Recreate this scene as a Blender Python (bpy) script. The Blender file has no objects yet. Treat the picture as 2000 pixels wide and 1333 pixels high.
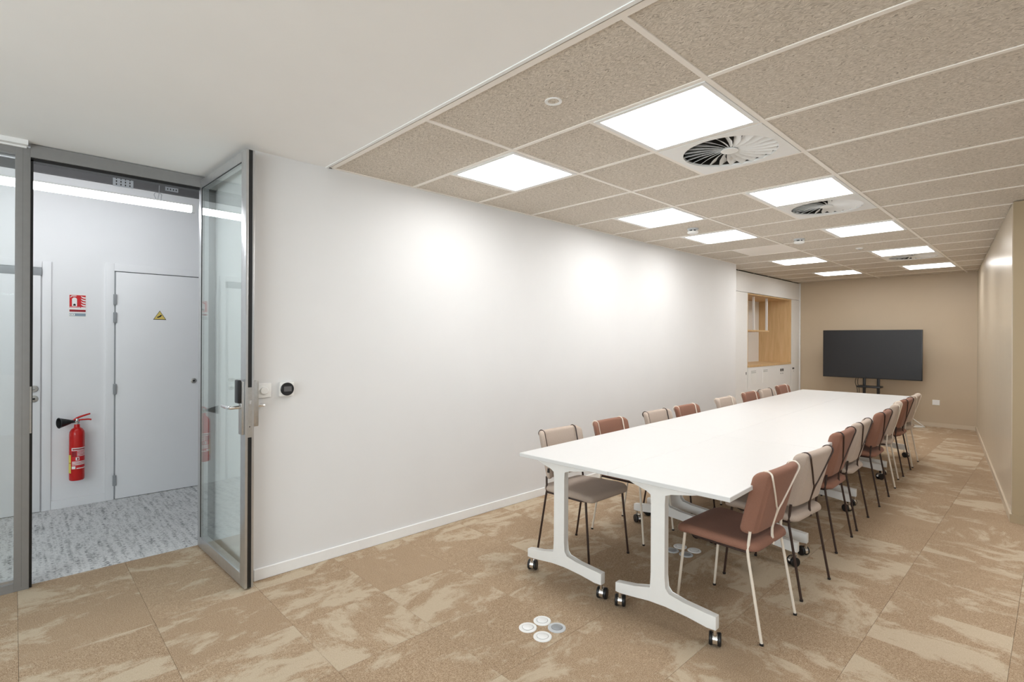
import bpy, bmesh, math, random
from mathutils import Vector, Matrix
random.seed(7)
S = bpy.context.scene
COL = S.collection
PI = math.pi

# ------------------------------------------------------------------ camera
FPX, YH, YAW, ROLL = 1020.65, 661.66, math.radians(46.348), math.radians(-0.2477)
EYE = 1.3994            # camera height above the floor
CZ = 2.4706             # ceiling height
cam = bpy.data.cameras.new('camera')
cam.sensor_fit = 'HORIZONTAL'
cam.sensor_width = 36.0
cam.lens = FPX / 2000 * 36
cam.shift_y = -(666.5 - YH) / 2000
cam.clip_start = 0.02
cam_o = bpy.data.objects.new('camera', cam)
COL.objects.link(cam_o)
_r = Vector((math.cos(YAW), math.sin(YAW), 0)); _f = Vector((-math.sin(YAW), math.cos(YAW), 0)); _u = Vector((0, 0, 1))
_r2 = math.cos(ROLL) * _r - math.sin(ROLL) * _u
_u2 = math.sin(ROLL) * _r + math.cos(ROLL) * _u
M = Matrix((( _r2.x, _u2.x, -_f.x, 0), (_r2.y, _u2.y, -_f.y, 0), (_r2.z, _u2.z, -_f.z, EYE), (0, 0, 0, 1)))
cam_o.matrix_world = M
S.camera = cam_o

# ------------------------------------------------------------------ world, exposure, lamp levels
w = bpy.data.worlds.new('world'); S.world = w; w.use_nodes = True
w.node_tree.nodes['Background'].inputs[0].default_value = (0.8, 0.9, 1, 1)
w.node_tree.nodes['Background'].inputs[1].default_value = 0.05
S.view_settings.view_transform = 'Standard'
S.view_settings.look = 'None'
S.view_settings.gamma = 1
S.view_settings.use_curve_mapping = False
S.view_settings.exposure = 0.66
PANEL_LIGHT = 8.3       # emission of the square ceiling panels
TUBE_LIGHT = 12.5       # emission of the corridor tube

def fill_light(name, loc, rot, sx, sy, power):
    L = bpy.data.lights.new(name, 'AREA'); L.shape = 'RECTANGLE'; L.size = sx; L.size_y = sy; L.energy = power; L.color = (0.90, 0.95, 1.0)
    o = bpy.data.objects.new(name, L); COL.objects.link(o); o.location = loc; o.rotation_euler = rot; return o
# fill lights added to brighten the room, outside the unseen side and back walls
fill_light('fill_light_side', (2.55, 1.5, 1.55), (0, PI / 2, 0), 1.5, 6.6, 12)
fill_light('fill_light_back', (-.4, -2.85, 1.55), (PI / 2, 0, 0), 4.6, 1.5, 118)

# ------------------------------------------------------------------ materials
def srgb(r, g, b):
    f = lambda c: (c / 255 / 12.92) if c / 255 <= 0.04045 else ((c / 255 + 0.055) / 1.055) ** 2.4
    return (f(r), f(g), f(b), 1)

class NT:
    def __init__(s, name):
        s.m = bpy.data.materials.new(name); s.m.use_nodes = True
        s.t = s.m.node_tree; s.b = s.t.nodes['Principled BSDF']; s.out = s.t.nodes['Material Output']
    def n(s, typ, **kw):
        nd = s.t.nodes.new(typ)
        for k, v in kw.items():
            if k.startswith('i_'): nd.inputs[k[2:].replace('_', ' ')].default_value = v
            else: setattr(nd, k, v)
        return nd
    def l(s, a, b): s.t.links.new(a, b)
    def ramp(s, fac, stops, interp='LINEAR'):
        r = s.n('ShaderNodeValToRGB'); r.color_ramp.interpolation = interp
        e = r.color_ramp.elements
        while len(e) < len(stops): e.new(0.5)
        for q, (p, c) in zip(e, stops): q.position = p; q.color = c
        s.l(fac, r.inputs[0]); return r.outputs[0]
    def mix(s, fac, a, b, mode='MIX'):
        m = s.n('ShaderNodeMix', data_type='RGBA', blend_type=mode)
        for i, v in ((0, fac), (6, a), (7, b)):
            if hasattr(v, 'links'): s.l(v, m.inputs[i])
            else: m.inputs[i].default_value = v
        return m.outputs[2]
    def noise(s, vec, scale, detail=3, rough=0.5, dist=0.0):
        n = s.n('ShaderNodeTexNoise'); n.inputs['Scale'].default_value = scale
        n.inputs['Detail'].default_value = detail; n.inputs['Roughness'].default_value = rough
        n.inputs['Distortion'].default_value = dist
        if vec is not None: s.l(vec, n.inputs['Vector'])
        return n.outputs['Fac']
    def mapping(s, vec, scale=(1, 1, 1), rot=(0, 0, 0), loc=(0, 0, 0)):
        m = s.n('ShaderNodeMapping'); m.inputs['Scale'].default_value = scale
        m.inputs['Rotation'].default_value = rot; m.inputs['Location'].default_value = loc
        s.l(vec, m.inputs['Vector']); return m.outputs[0]
    def coord(s, kind='Object'): return s.n('ShaderNodeTexCoord').outputs[kind]
    def bump(s, h, strength=0.2, dist=0.002):
        b = s.n('ShaderNodeBump'); b.inputs['Strength'].default_value = strength; b.inputs['Distance'].default_value = dist
        s.l(h, b.inputs['Height']); s.l(b.outputs[0], s.b.inputs['Normal'])

MATS = {}
def simple(name, col, rough=0.5, metal=0.0, var=0.04, nscale=30, bump=0.0, spec=None):
    k = NT(name)
    c = k.coord()
    n = k.noise(c, nscale, 3)
    lo = tuple(max(0, v * (1 - var)) for v in col[:3]) + (1,)
    hi = tuple(min(1, v * (1 + var)) for v in col[:3]) + (1,)
    k.l(k.ramp(n, [(0.3, lo), (0.7, hi)]), k.b.inputs['Base Color'])
    k.b.inputs['Roughness'].default_value = rough; k.b.inputs['Metallic'].default_value = metal
    if spec is not None: k.b.inputs['Specular IOR Level'].default_value = spec
    if bump: k.bump(k.noise(c, nscale * 6, 2), bump, 0.001)
    MATS[name] = k.m; return k.m

simple('wall_white', srgb(225, 225, 225), 0.6, var=0.008, nscale=4, bump=0.05)
simple('ceiling_white', srgb(244, 244, 243), 0.7, var=0.008, nscale=4)
simple('corridor_white', srgb(236, 236, 238), 0.45, var=0.008, nscale=4)
simple('trim_white', srgb(236, 236, 235), 0.4, var=0.01)
simple('trim_tan', srgb(205, 190, 168), 0.45, var=0.01)
simple('wall_tan', srgb(192, 174, 149), 0.5, var=0.012, nscale=5, bump=0.04)
simple('wall_tan_satin', srgb(202, 189, 170), 0.27, var=0.012, nscale=5, bump=0.02)
simple('grid_cream', srgb(242, 236, 228), 0.45, var=0.01)
simple('plastic_white', srgb(238, 238, 236), 0.35, var=0.01)
simple('plastic_pale_grey', srgb(196, 199, 202), 0.35, var=0.02)
simple('lid_grey', srgb(150, 153, 156), 0.35, var=0.03)
simple('table_white', srgb(218, 218, 217), 0.32, var=0.006)
simple('table_edge', srgb(222, 221, 217), 0.4, var=0.01)
simple('steel_white', srgb(232, 231, 228), 0.35, var=0.01)
simple('steel_cream', srgb(228, 217, 202), 0.35, var=0.02)
simple('steel_brown', srgb(52, 33, 26), 0.4, var=0.05)
simple('chrome', (0.8, 0.8, 0.8, 1), 0.12, 1.0, var=0.02)
simple('steel_brushed', (0.52, 0.51, 0.49, 1), 0.32, 0.9, var=0.05, nscale=60)
simple('aluminium', (0.56, 0.565, 0.57, 1), 0.34, 0.85, var=0.03)
simple('frame_grey', srgb(140, 139, 138), 0.42, 0.25, var=0.03)
simple('rubber_black', srgb(22, 22, 23), 0.45, var=0.08)
simple('plastic_black', srgb(28, 28, 30), 0.3, var=0.05)
simple('gap_dark', srgb(38, 34, 30), 0.8, var=0.05)
simple('screen_black', srgb(27, 27, 30), 0.38, var=0.03, nscale=2)
simple('paint_red', srgb(196, 24, 20), 0.22, var=0.02)
simple('sign_red', srgb(205, 28, 36), 0.4, var=0.03)
simple('sign_dark_red', srgb(150, 20, 32), 0.4, var=0.03)
simple('sign_grey', srgb(140, 155, 168), 0.4, var=0.03)
simple('label_yellow', srgb(226, 208, 96), 0.5, var=0.03)
simple('warning_yellow', srgb(222, 196, 108), 0.5, var=0.03)
simple('tray_grey', srgb(96, 95, 96), 0.6, var=0.06, nscale=8)
simple('galvanised', srgb(188, 191, 195), 0.4, 0.5, var=0.05)
simple('plenum_grey', srgb(150, 154, 158), 0.8, var=0.05, nscale=3)

def fabric(name, base, alt):
    k = NT(name); c = k.coord()
    big = k.noise(c, 5, 2); fine = k.noise(c, 420, 2)
    col = k.mix(k.ramp(big, [(0.3, (0, 0, 0, 1)), (0.7, (1, 1, 1, 1))]), base, alt)
    col = k.mix(0.25, col, k.ramp(fine, [(0.3, tuple(v * .6 for v in base[:3]) + (1,)), (0.7, tuple(min(1, v * 1.25) for v in base[:3]) + (1,))]))
    k.l(col, k.b.inputs['Base Color']); k.b.inputs['Roughness'].default_value = 0.85
    k.b.inputs['Specular IOR Level'].default_value = 0.2
    k.b.inputs['Sheen Weight'].default_value = 0.08; k.b.inputs['Sheen Roughness'].default_value = 0.4
    k.bump(fine, 0.25, 0.0006); MATS[name] = k.m
fabric('fabric_beige', srgb(190, 174, 161), srgb(182, 166, 153))
fabric('fabric_terracotta', srgb(147, 107, 90), srgb(137, 98, 82))

def wood_mat():
    k = NT('wood_oak'); c = k.coord()
    v = k.mapping(c, (14, 14, 0.9))
    n = k.noise(v, 2.2, 5, 0.6, 0.6); f = k.noise(k.mapping(c, (160, 160, 3)), 1.5, 3)
    col = k.ramp(n, [(0.25, srgb(196, 160, 112)), (0.55, srgb(213, 180, 134)), (0.8, srgb(222, 193, 150))])
    k.l(k.mix(0.2, col, k.ramp(f, [(0.3, srgb(176, 138, 92)), (0.7, srgb(226, 196, 152))])), k.b.inputs['Base Color'])
    k.b.inputs['Roughness'].default_value = 0.45; MATS['wood_oak'] = k.m
wood_mat()

def carpet():
    k = NT('carpet_tan'); c = k.coord()
    oi = k.n('ShaderNodeObjectInfo')
    off = k.n('ShaderNodeVectorMath', operation='SCALE'); off.inputs[3].default_value = 1.0
    comb = k.n('ShaderNodeCombineXYZ')
    mul = k.n('ShaderNodeMath', operation='MULTIPLY'); mul.inputs[1].default_value = 173.0
    k.l(oi.outputs['Random'], mul.inputs[0]); k.l(mul.outputs[0], comb.inputs[0]); k.l(mul.outputs[0], comb.inputs[2])
    add = k.n('ShaderNodeVectorMath', operation='ADD'); k.l(c, add.inputs[0]); k.l(comb.outputs[0], add.inputs[1])
    v = add.outputs[0]
    n1 = k.noise(k.mapping(v, (2.2, 3.6, 1)), 1.1, 10, 0.68, 0.5)
    n2 = k.noise(k.mapping(v, (6, 11, 1)), 1.8, 8, 0.75)
    n3 = k.noise(v, 1.3, 2)
    fine = k.noise(v, 420, 2, 0.6)
    mid = k.noise(v, 210, 3, 0.6)
    s = k.n('ShaderNodeMath', operation='MULTIPLY_ADD'); k.l(n2, s.inputs[0]); s.inputs[1].default_value = 0.25; k.l(n1, s.inputs[2])
    tilew = k.n('ShaderNodeMath', operation='MULTIPLY_ADD'); k.l(oi.outputs['Random'], tilew.inputs[0]); tilew.inputs[1].default_value = 0.10; k.l(s.outputs[0], tilew.inputs[2])
    mask = k.ramp(tilew.outputs[0], [(0.68, (0, 0, 0, 1)), (0.77, (0.9, 0.9, 0.9, 1))])
    brown = k.mix(k.ramp(n3, [(0.35, (0, 0, 0, 1)), (0.65, (1, 1, 1, 1))]), srgb(156, 127, 96), srgb(174, 147, 117))
    brown = k.mix(k.ramp(n2, [(0.36, (1, 1, 1, 1)), (0.48, (0, 0, 0, 1))]), brown, srgb(152, 124, 94))
    bf = k.mix(0.6, brown, k.ramp(mid, [(0.34, srgb(98, 72, 48)), (0.5, srgb(160, 133, 103)), (0.68, srgb(214, 192, 163))]))
    bf = k.mix(0.35, bf, k.ramp(fine, [(0.35, srgb(124, 99, 76)), (0.65, srgb(222, 205, 183))]))
    pale = k.mix(0.4, srgb(196, 180, 156), k.ramp(fine, [(0.3, srgb(166, 148, 124)), (0.7, srgb(214, 199, 178))]))
    col = k.mix(mask, bf, pale)
    k.l(col, k.b.inputs['Base Color']); k.b.inputs['Roughness'].default_value = 0.95
    k.b.inputs['Specular IOR Level'].default_value = 0.1
    k.bump(mid, 0.5, 0.003); MATS['carpet_tan'] = k.m
carpet()

def corridor_carpet():
    k = NT('carpet_grey'); c = k.coord()
    a = k.noise(k.mapping(c, (150, 24, 1)), 1.5, 4, 0.6)
    b = k.noise(k.mapping(c, (3.0, 22, 1)), 1.6, 3, 0.6)
    d = k.noise(k.mapping(c, (160, 60, 1)), 1.6, 2, 0.6)
    s = k.n('ShaderNodeMath', operation='MULTIPLY_ADD'); k.l(b, s.inputs[0]); s.inputs[1].default_value = 0.45; k.l(a, s.inputs[2])
    dark = k.ramp(s.outputs[0], [(0.60, (1, 1, 1, 1)), (0.70, (0, 0, 0, 1))])
    base = k.ramp(d, [(0.3, srgb(196, 197, 198)), (0.7, srgb(236, 236, 235))])
    k.l(k.mix(dark, base, srgb(108, 110, 113)), k.b.inputs['Base Color'])
    k.b.inputs['Roughness'].default_value = 0.95; k.b.inputs['Specular IOR Level'].default_value = 0.1
    k.bump(d, 0.3, 0.002); MATS['carpet_grey'] = k.m
corridor_carpet()

def woodwool():
    k = NT('wood_wool'); c = k.coord()
    oi = k.n('ShaderNodeObjectInfo')
    mul = k.n('ShaderNodeMath', operation='MULTIPLY'); mul.inputs[1].default_value = 91.0
    k.l(oi.outputs['Random'], mul.inputs[0])
    comb = k.n('ShaderNodeCombineXYZ'); k.l(mul.outputs[0], comb.inputs[0]); k.l(mul.outputs[0], comb.inputs[1])
    add = k.n('ShaderNodeVectorMath', operation='ADD'); k.l(c, add.inputs[0]); k.l(comb.outputs[0], add.inputs[1]); v = add.outputs[0]
    warp = k.n('ShaderNodeTexNoise'); warp.inputs['Scale'].default_value = 26; k.l(v, warp.inputs['Vector'])
    ws = k.n('ShaderNodeVectorMath', operation='SCALE'); ws.inputs[3].default_value = 0.05; k.l(warp.outputs['Color'], ws.inputs[0])
    wv = k.n('ShaderNodeVectorMath', operation='ADD'); k.l(v, wv.inputs[0]); k.l(ws.outputs[0], wv.inputs[1]); wv = wv.outputs[0]
    layers = []
    for ang in (0.3, 1.35, 2.4):
        layers.append(k.noise(k.mapping(wv, (55, 380, 1), (0, 0, ang)), 1.0, 1.5, 0.5))
    mx = layers[0]
    for L_ in layers[1:]:
        m = k.n('ShaderNodeMath', operation='MAXIMUM'); k.l(mx, m.inputs[0]); k.l(L_, m.inputs[1]); mx = m.outputs[0]
    big = k.noise(v, 2.5, 2)
    col = k.ramp(mx, [(0.45, srgb(84, 73, 62)), (0.53, srgb(190, 179, 165)), (0.62, srgb(222, 213, 201)), (0.76, srgb(244, 239, 231))])
    col = k.mix(0.4, col, k.mix(k.ramp(big, [(0.3, (0, 0, 0, 1)), (0.7, (1, 1, 1, 1))]), srgb(214, 205, 191), srgb(224, 215, 202)))
    k.l(col, k.b.inputs['Base Color']); k.b.inputs['Roughness'].default_value = 0.9
    k.b.inputs['Specular IOR Level'].default_value = 0.15
    k.bump(mx, 0.35, 0.003); MATS['wood_wool'] = k.m
woodwool()

def emit(name, col, strength):
    k = NT(name)
    k.b.inputs['Base Color'].default_value = (0.9, 0.9, 0.9, 1)
    k.b.inputs['Emission Color'].default_value = col; k.b.inputs['Emission Strength'].default_value = strength
    MATS[name] = k.m
emit('panel_light', (1.0, 0.995, 0.985, 1), PANEL_LIGHT)
emit('tube_light', (0.96, 0.98, 1.0, 1), TUBE_LIGHT)

def glass():
    k = NT('glass_clear')
    tr = k.n('ShaderNodeBsdfTransparent'); tr.inputs[0].default_value = (0.97, 0.988, 0.985, 1)
    gl = k.n('ShaderNodeBsdfGlossy'); gl.inputs['Roughness'].default_value = 0.0; gl.inputs['Color'].default_value = (0.95, 1, 0.98, 1)
    fr = k.n('ShaderNodeFresnel'); fr.inputs['IOR'].default_value = 1.52
    ge = k.n('ShaderNodeNewGeometry'); io = k.n('ShaderNodeMapRange'); io.inputs['To Min'].default_value = 1.52; io.inputs['To Max'].default_value = 1 / 1.52
    k.l(ge.outputs['Backfacing'], io.inputs['Value']); k.l(io.outputs[0], fr.inputs['IOR'])
    mx = k.n('ShaderNodeMixShader'); k.l(fr.outputs[0], mx.inputs[0]); k.l(tr.outputs[0], mx.inputs[1]); k.l(gl.outputs[0], mx.inputs[2])
    k.l(mx.outputs[0], k.out.inputs['Surface']); MATS['glass_clear'] = k.m
glass()

# ------------------------------------------------------------------ mesh helpers
def new_bm(): return bmesh.new()
def box(bm, x0, x1, y0, y1, z0, z1):
    v = [bm.verts.new((x, y, z)) for z in (z0, z1) for y in (y0, y1) for x in (x0, x1)]
    for f in ((0, 2, 3, 1), (4, 5, 7, 6), (0, 1, 5, 4), (2, 6, 7, 3), (0, 4, 6, 2), (1, 3, 7, 5)):
        bm.faces.new([v[i] for i in f])
    return bm
def prism(bm, pts, lo, hi, axis='z'):
    """pts 2-D outline extruded along axis between lo and hi"""
    def P(a, b, t):
        return {'z': (a, b, t), 'y': (a, t, b), 'x': (t, a, b)}[axis]
    A = [bm.verts.new(P(a, b, lo)) for a, b in pts]; B = [bm.verts.new(P(a, b, hi)) for a, b in pts]
    bm.faces.new(A); bm.faces.new(B[::-1])
    n = len(pts)
    for i in range(n): bm.faces.new((A[i], B[i], B[(i + 1) % n], A[(i + 1) % n]))
    return bm
def tube(bm, path, r, n=8, close=False, r_end=None):
    P = [Vector(p) for p in path]; N = len(P); rings = []
    prev = None
    for i, p in enumerate(P):
        if close: t = (P[(i + 1) % N] - P[i - 1]).normalized()
        else: t = (P[min(i + 1, N - 1)] - P[max(i - 1, 0)]).normalized()
        if prev is None:
            a = Vector((0, 0, 1)) if abs(t.z) < .9 else Vector((1, 0, 0))
            u = t.cross(a).normalized()
        else:
            u = (prev - t * prev.dot(t)).normalized()
        prev = u; v = t.cross(u)
        rr = r if r_end is None else r + (r_end - r) * i / (N - 1)
        rings.append([bm.verts.new(p + rr * (math.cos(2 * PI * k / n) * u + math.sin(2 * PI * k / n) * v)) for k in range(n)])
    for i in range(N if close else N - 1):
        a, b = rings[i], rings[(i + 1) % N]
        for k in range(n): bm.faces.new((a[k], a[(k + 1) % n], b[(k + 1) % n], b[k]))
    if not close:
        bm.faces.new(rings[0][::-1]); bm.faces.new(rings[-1])
    return bm
def lathe(bm, prof, n=24, mat=None, cap=True):
    """prof list of (r, z); mat 4x4 placing the z axis"""
    mat = mat or Matrix.Identity(4)
    rings = [[bm.verts.new(mat @ Vector((r * math.cos(2 * PI * k / n), r * math.sin(2 * PI * k / n), z))) for k in range(n)] for r, z in prof]
    for a, b in zip(rings, rings[1:]):
        for k in range(n): bm.faces.new((a[k], a[(k + 1) % n], b[(k + 1) % n], b[k]))
    if cap:
        bm.faces.new(rings[0][::-1]); bm.faces.new(rings[-1])
    return bm
def bevel(bm, w, seg=2):
    bmesh.ops.bevel(bm, geom=list(bm.edges), offset=w, segments=seg, profile=0.6, affect='EDGES', clamp_overlap=True)
    return bm
def smooth_path(pts, k=6):
    P = [Vector(p) for p in pts]; out = []
    for i in range(len(P) - 1):
        p0 = P[max(i - 1, 0)]; p1 = P[i]; p2 = P[i + 1]; p3 = P[min(i + 2, len(P) - 1)]
        for j in range(k):
            t = j / k
            out.append(0.5 * ((2 * p1) + (-p0 + p2) * t + (2 * p0 - 5 * p1 + 4 * p2 - p3) * t * t + (-p0 + 3 * p1 - 3 * p2 + p3) * t ** 3))
    out.append(P[-1]); return out

def mesh_of(bm, name, smooth=False, angle=35):
    bmesh.ops.recalc_face_normals(bm, faces=list(bm.faces))
    me = bpy.data.meshes.new(name); bm.to_mesh(me); bm.free()
    if smooth:
        me.polygons.foreach_set('use_smooth', [True] * len(me.polygons))
        try: me.set_sharp_from_angle(angle=math.radians(angle))
        except Exception: pass
    return me
def obj(name, me, mat, parent=None, smooth=False, angle=35):
    if isinstance(me, bmesh.types.BMesh): me = mesh_of(me, name, smooth, angle)
    o = bpy.data.objects.new(name, me); COL.objects.link(o)
    if mat is not None:
        if len(me.materials) == 0: me.materials.append(None)
        o.material_slots[0].link = 'OBJECT'; o.material_slots[0].material = MATS[mat]
    if parent is not None: o.parent = parent
    return o
def tag(o, label=None, cat=None, group=None, kind=None):
    if label: o['label'] = label
    if cat: o['category'] = cat
    if group: o['group'] = group
    if kind: o['kind'] = kind
    return o
def thing(name, label, cat, loc=(0, 0, 0), rz=0.0, group=None, kind=None):
    o = bpy.data.objects.new(name, None); COL.objects.link(o); o.empty_display_size = 0.1
    o.location = loc; o.rotation_euler = (0, 0, rz)
    return tag(o, label, cat, group, kind)
def bx(name, mat, parent, x0, x1, y0, y1, z0, z1, bev=0.0):
    bm = box(new_bm(), min(x0, x1), max(x0, x1), min(y0, y1), max(y0, y1), min(z0, z1), max(z0, z1))
    if bev: bevel(bm, bev)
    return obj(name, bm, mat, parent, smooth=bool(bev))

# ------------------------------------------------------------------ the room
WX = -3.187      # long white wall
PX = -3.985      # glass partition plane
FY = 10.82       # far wall
Y0 = 1.4576      # edge plaster / panel ceiling
MOD = 0.6
XL, XR = -2.154, -1.006
BACKY, SIDEX = -2.6, 2.3
CORX = -5.62     # corridor wall
CCZ = 3.05       # corridor soffit

def struct(name, me, mat, label, cat):
    o = obj(name, me, mat); return tag(o, label, cat, kind='structure')

# floor slab with carpet tiles
bm = new_bm()
box(bm, PX - .02, SIDEX, BACKY, 1.2, -0.1, -0.008); box(bm, -3.55, SIDEX, 1.2, FY + .05, -0.1, -0.008)
floor = struct('floor', bm, 'gap_dark', 'tan and pale patchwork carpet tile floor of the meeting room', 'floor')
T = 0.4843
tile_me = {}
def carpet_tile(x0, x1, y0, y1, rot):
    wx, wy = x1 - x0 - .0012, y1 - y0 - .0012
    if wx < .02 or wy < .02: return
    key = (round(wx, 3), round(wy, 3), rot)
    a, b = (wx, wy) if rot % 2 == 0 else (wy, wx)
    if key not in tile_me:
        tile_me[key] = mesh_of(box(new_bm(), -a / 2, a / 2, -b / 2, b / 2, -0.008, 0), 'carpet_tile')
    o = obj('carpet_tile', tile_me[key], 'carpet_tan', floor)
    o.location = ((x0 + x1) / 2, (y0 + y1) / 2, 0); o.rotation_euler = (0, 0, rot * PI / 2)
for i in range(-9, 6):
    for j in range(-6, 24):
        x0, x1 = -0.145 + T * i, -0.145 + T * (i + 1); y0, y1 = 0.02 + T * j, 0.02 + T * (j + 1)
        ym = (y0 + y1) / 2
        lo = -4.0 if ym < .9 else (WX if ym < 7.5 else -3.42)
        hi = SIDEX if ym < 5.5 else -0.25 - (y0 - 5.57) * 0.121 + .05
        x0, x1 = max(x0, lo), min(x1, hi); y0, y1 = max(y0, BACKY), min(y1, FY)
        if x1 - x0 < .03 or y1 - y0 < .03: continue
        if x0 > .9 and y0 < 0: continue
        rot = random.choice([1, 1, 1, 3, 3, 0]) if x0 < -1.3 else random.choice([0, 0, 2, 2, 0, 1])
        carpet_tile(x0, x1, y0, y1, rot)
bx('carpet_border', 'carpet_tan', floor, .82, SIDEX, BACKY, .02, -0.008, -0.0005)

# white wall block with the recess return behind the door leaf
bm = box(new_bm(), PX - .06, WX, .998, 7.45, 0, CZ)
struct('wall_left', bm, 'wall_white', 'long white painted wall of the meeting room', 'wall')
bm = prism(new_bm(), [(WX, .998), (WX + .012, .998), (WX + .012, 7.45), (WX, 7.45)], 0, .068)
struct('baseboard_left', bevel(bm, .003, 1), 'trim_white', 'white skirting along the long white wall', 'baseboard')
bm = box(new_bm(), -4.1, SIDEX, FY, FY + .12, 0, CZ + .09)
struct('wall_far', bm, 'wall_tan', 'tan end wall behind the television', 'wall')
bm = box(new_bm(), -4.12, -4.02, 7.45, FY, 0, CZ + .09)
struct('wall_recess', bm, 'wall_white', 'white wall behind the built-in unit, out of view', 'wall')
bm = box(new_bm(), -3.4, -.9, FY - .012, FY, 0, .062)
struct('baseboard_far', bm, 'trim_tan', 'tan skirting under the end wall', 'baseboard')
RA, RB = (-.25, 5.57), (-.885, FY)
simple('wall_tan_shaded', srgb(166, 147, 117), 0.6, var=0.012, nscale=5, bump=0.04)  # wall tan darkened: shade of the corner face is put into the colour
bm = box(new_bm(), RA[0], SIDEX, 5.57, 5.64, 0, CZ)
struct('wall_return', bm, 'wall_tan_shaded', 'tan wall face with shade painted in, round the corner of the satin wall', 'wall')
bm = prism(new_bm(), [(RA[0] - .0085, 5.64), (SIDEX, 5.64), (SIDEX, FY), RB], 0, CZ)
struct('wall_right', bm, 'wall_tan_satin', 'satin tan wall running beside the table to the end wall', 'wall')
d = (Vector(RB) - Vector(RA)).normalized(); nrm = Vector((-d.y, d.x))
q = [Vector(RA), Vector(RB), Vector(RB) + nrm * .014, Vector(RA) + nrm * .014]
bm = prism(new_bm(), [tuple(p) for p in q], 0, .062)
struct('baseboard_right', bm, 'trim_tan', 'pale skirting along the satin tan wall', 'baseboard')
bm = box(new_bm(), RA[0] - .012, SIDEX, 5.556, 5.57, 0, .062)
struct('baseboard_corner', bm, 'wall_tan_shaded', 'tan skirting round the corner of the satin wall', 'baseboard')
def wall_with_window(a0, a1, w0, w1, lo, hi, axis):
    bm = new_bm()
    for p0, p1, z0, z1 in ((a0, w0, 0, CZ), (w1, a1, 0, CZ), (w0, w1, 0, .85), (w0, w1, 2.3, CZ)):
        if axis == 'x': box(bm, lo, hi, p0, p1, z0, z1)
        else: box(bm, p0, p1, lo, hi, z0, z1)
    return bm
bm = wall_with_window(BACKY, 5.57, -1.8, 4.8, SIDEX, SIDEX + .1, 'x')
struct('wall_side', bm, 'wall_white', 'white wall beside the camera, out of view', 'wall')
bm = wall_with_window(PX, SIDEX, -2.7, 1.9, BACKY - .1, BACKY, 'y')
struct('wall_back', bm, 'wall_white', 'white wall behind the camera, out of view', 'wall')

for nm, lab, a0, a1, ax in (('window_added_1', 'added fill light window in the wall beside the camera, out of view', -1.8, 4.8, 'x'), ('window_added_2', 'added fill light window in the wall behind the camera, out of view', -2.7, 1.9, 'y')):  # unseen windows, added as openings for the fill lights
    t = thing(nm, lab, 'window', (0, 0, 0), kind='structure')
    n = 4
    for k in range(n + 1):
        p = a0 + (a1 - a0) * k / n
        e = (max(p - .03, a0), min(p + .03, a1))
        if ax == 'x': bx('frame_post', 'aluminium', t, SIDEX + .03, SIDEX + .07, e[0], e[1], .85, 2.3)
        else: bx('frame_post', 'aluminium', t, e[0], e[1], BACKY - .07, BACKY - .03, .85, 2.3)
    for k in range(n):
        p0, p1 = a0 + (a1 - a0) * k / n + .03, a0 + (a1 - a0) * (k + 1) / n - .03
        if ax == 'x': bx('glass_pane', 'glass_clear', t, SIDEX + .046, SIDEX + .054, p0, p1, .85, 2.3)
        else: bx('glass_pane', 'glass_clear', t, p0, p1, BACKY - .054, BACKY - .046, .85, 2.3)

# plaster ceiling
bm = box(new_bm(), PX - .04, SIDEX, BACKY, Y0 - .045, CZ, CZ + .1)
struct('ceiling_plaster', bm, 'ceiling_white', 'smooth white plaster ceiling over the entrance', 'ceiling')
bm = box(new_bm(), WX, SIDEX, Y0 - .045, Y0 - .028, CZ - .004, CZ + .05)
struct('trim_1', bm, 'trim_white', 'thin white edge trim where plaster meets the panel ceiling', 'trim')

# panel ceiling: dark void lid, wool panels and cream grid bars
bm = box(new_bm(), -4.0, SIDEX, Y0 - .045, FY + .05, CZ + .05, CZ + .09)
ceil = struct('ceiling', bm, 'gap_dark', 'suspended ceiling of brown wood wool panels in a cream grid', 'ceiling')
ROWS = [Y0 + MOD * i for i in range(17)]
LIGHTS = [('A', 1), ('B', 1), ('A', 4), ('B', 4), ('A', 6), ('B', 7), ('A', 10), ('B', 10), ('A', 13), ('B', 13)]
VENTS = [2, 5, 11]
GB = .012
def panel(x0, x1, y0, y1, name='ceiling_panel', mat='wood_wool'):
    y1 = min(y1, FY)
    if x1 - x0 < .05 or y1 - y0 < .05: return
    a, b = (x1 - x0) / 2 - .003, (y1 - y0) / 2 - .003
    o = obj(name, box(new_bm(), -a, a, -b, b, 0, .03), mat, ceil)
    o.location = ((x0 + x1) / 2, (y0 + y1) / 2, CZ + .005)
for i in range(16):
    a, b = ROWS[i], ROWS[i] + MOD
    left = WX if a < 7.3 else -3.42
    if ('A', i) in LIGHTS: panel(left, XL - MOD, a, b)
    elif i == 8: panel(left, XL - MOD, a, b); panel(XL - MOD, XL, a, b, 'access_panel', 'grid_cream')
    else: panel(left, XL, a, b)
    if ('B', i) in LIGHTS or i in VENTS: panel(XL, XR - MOD, a, b)
    else: panel(XL, XR, a, b)
    panel(XR, XR + 1.2, a, b)
    if a < 5.5:
        if i not in (1, 4): panel(XR + 1.2, XR + 2.4, a, b)
        else: panel(XR + 1.8, XR + 2.4, a, b)
        panel(XR + 2.4, SIDEX, a, b)
def bar(x0, x1, y0, y1, name='grid_bar', z0=0.0):
    bx(name, 'grid_cream', ceil, x0, x1, y0, y1, CZ + z0, CZ + .006)
for X_ in (XL, XR): bar(X_ - GB, X_ + GB, Y0, FY)
for X_ in (XR + 1.2, XR + 2.4): bar(X_ - GB, X_ + GB, Y0, 5.57)
bar(WX, WX + .016, Y0, 7.45)
bar(WX + .016, SIDEX, Y0 - GB - .008, Y0 + GB, z0=-.001)
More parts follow.
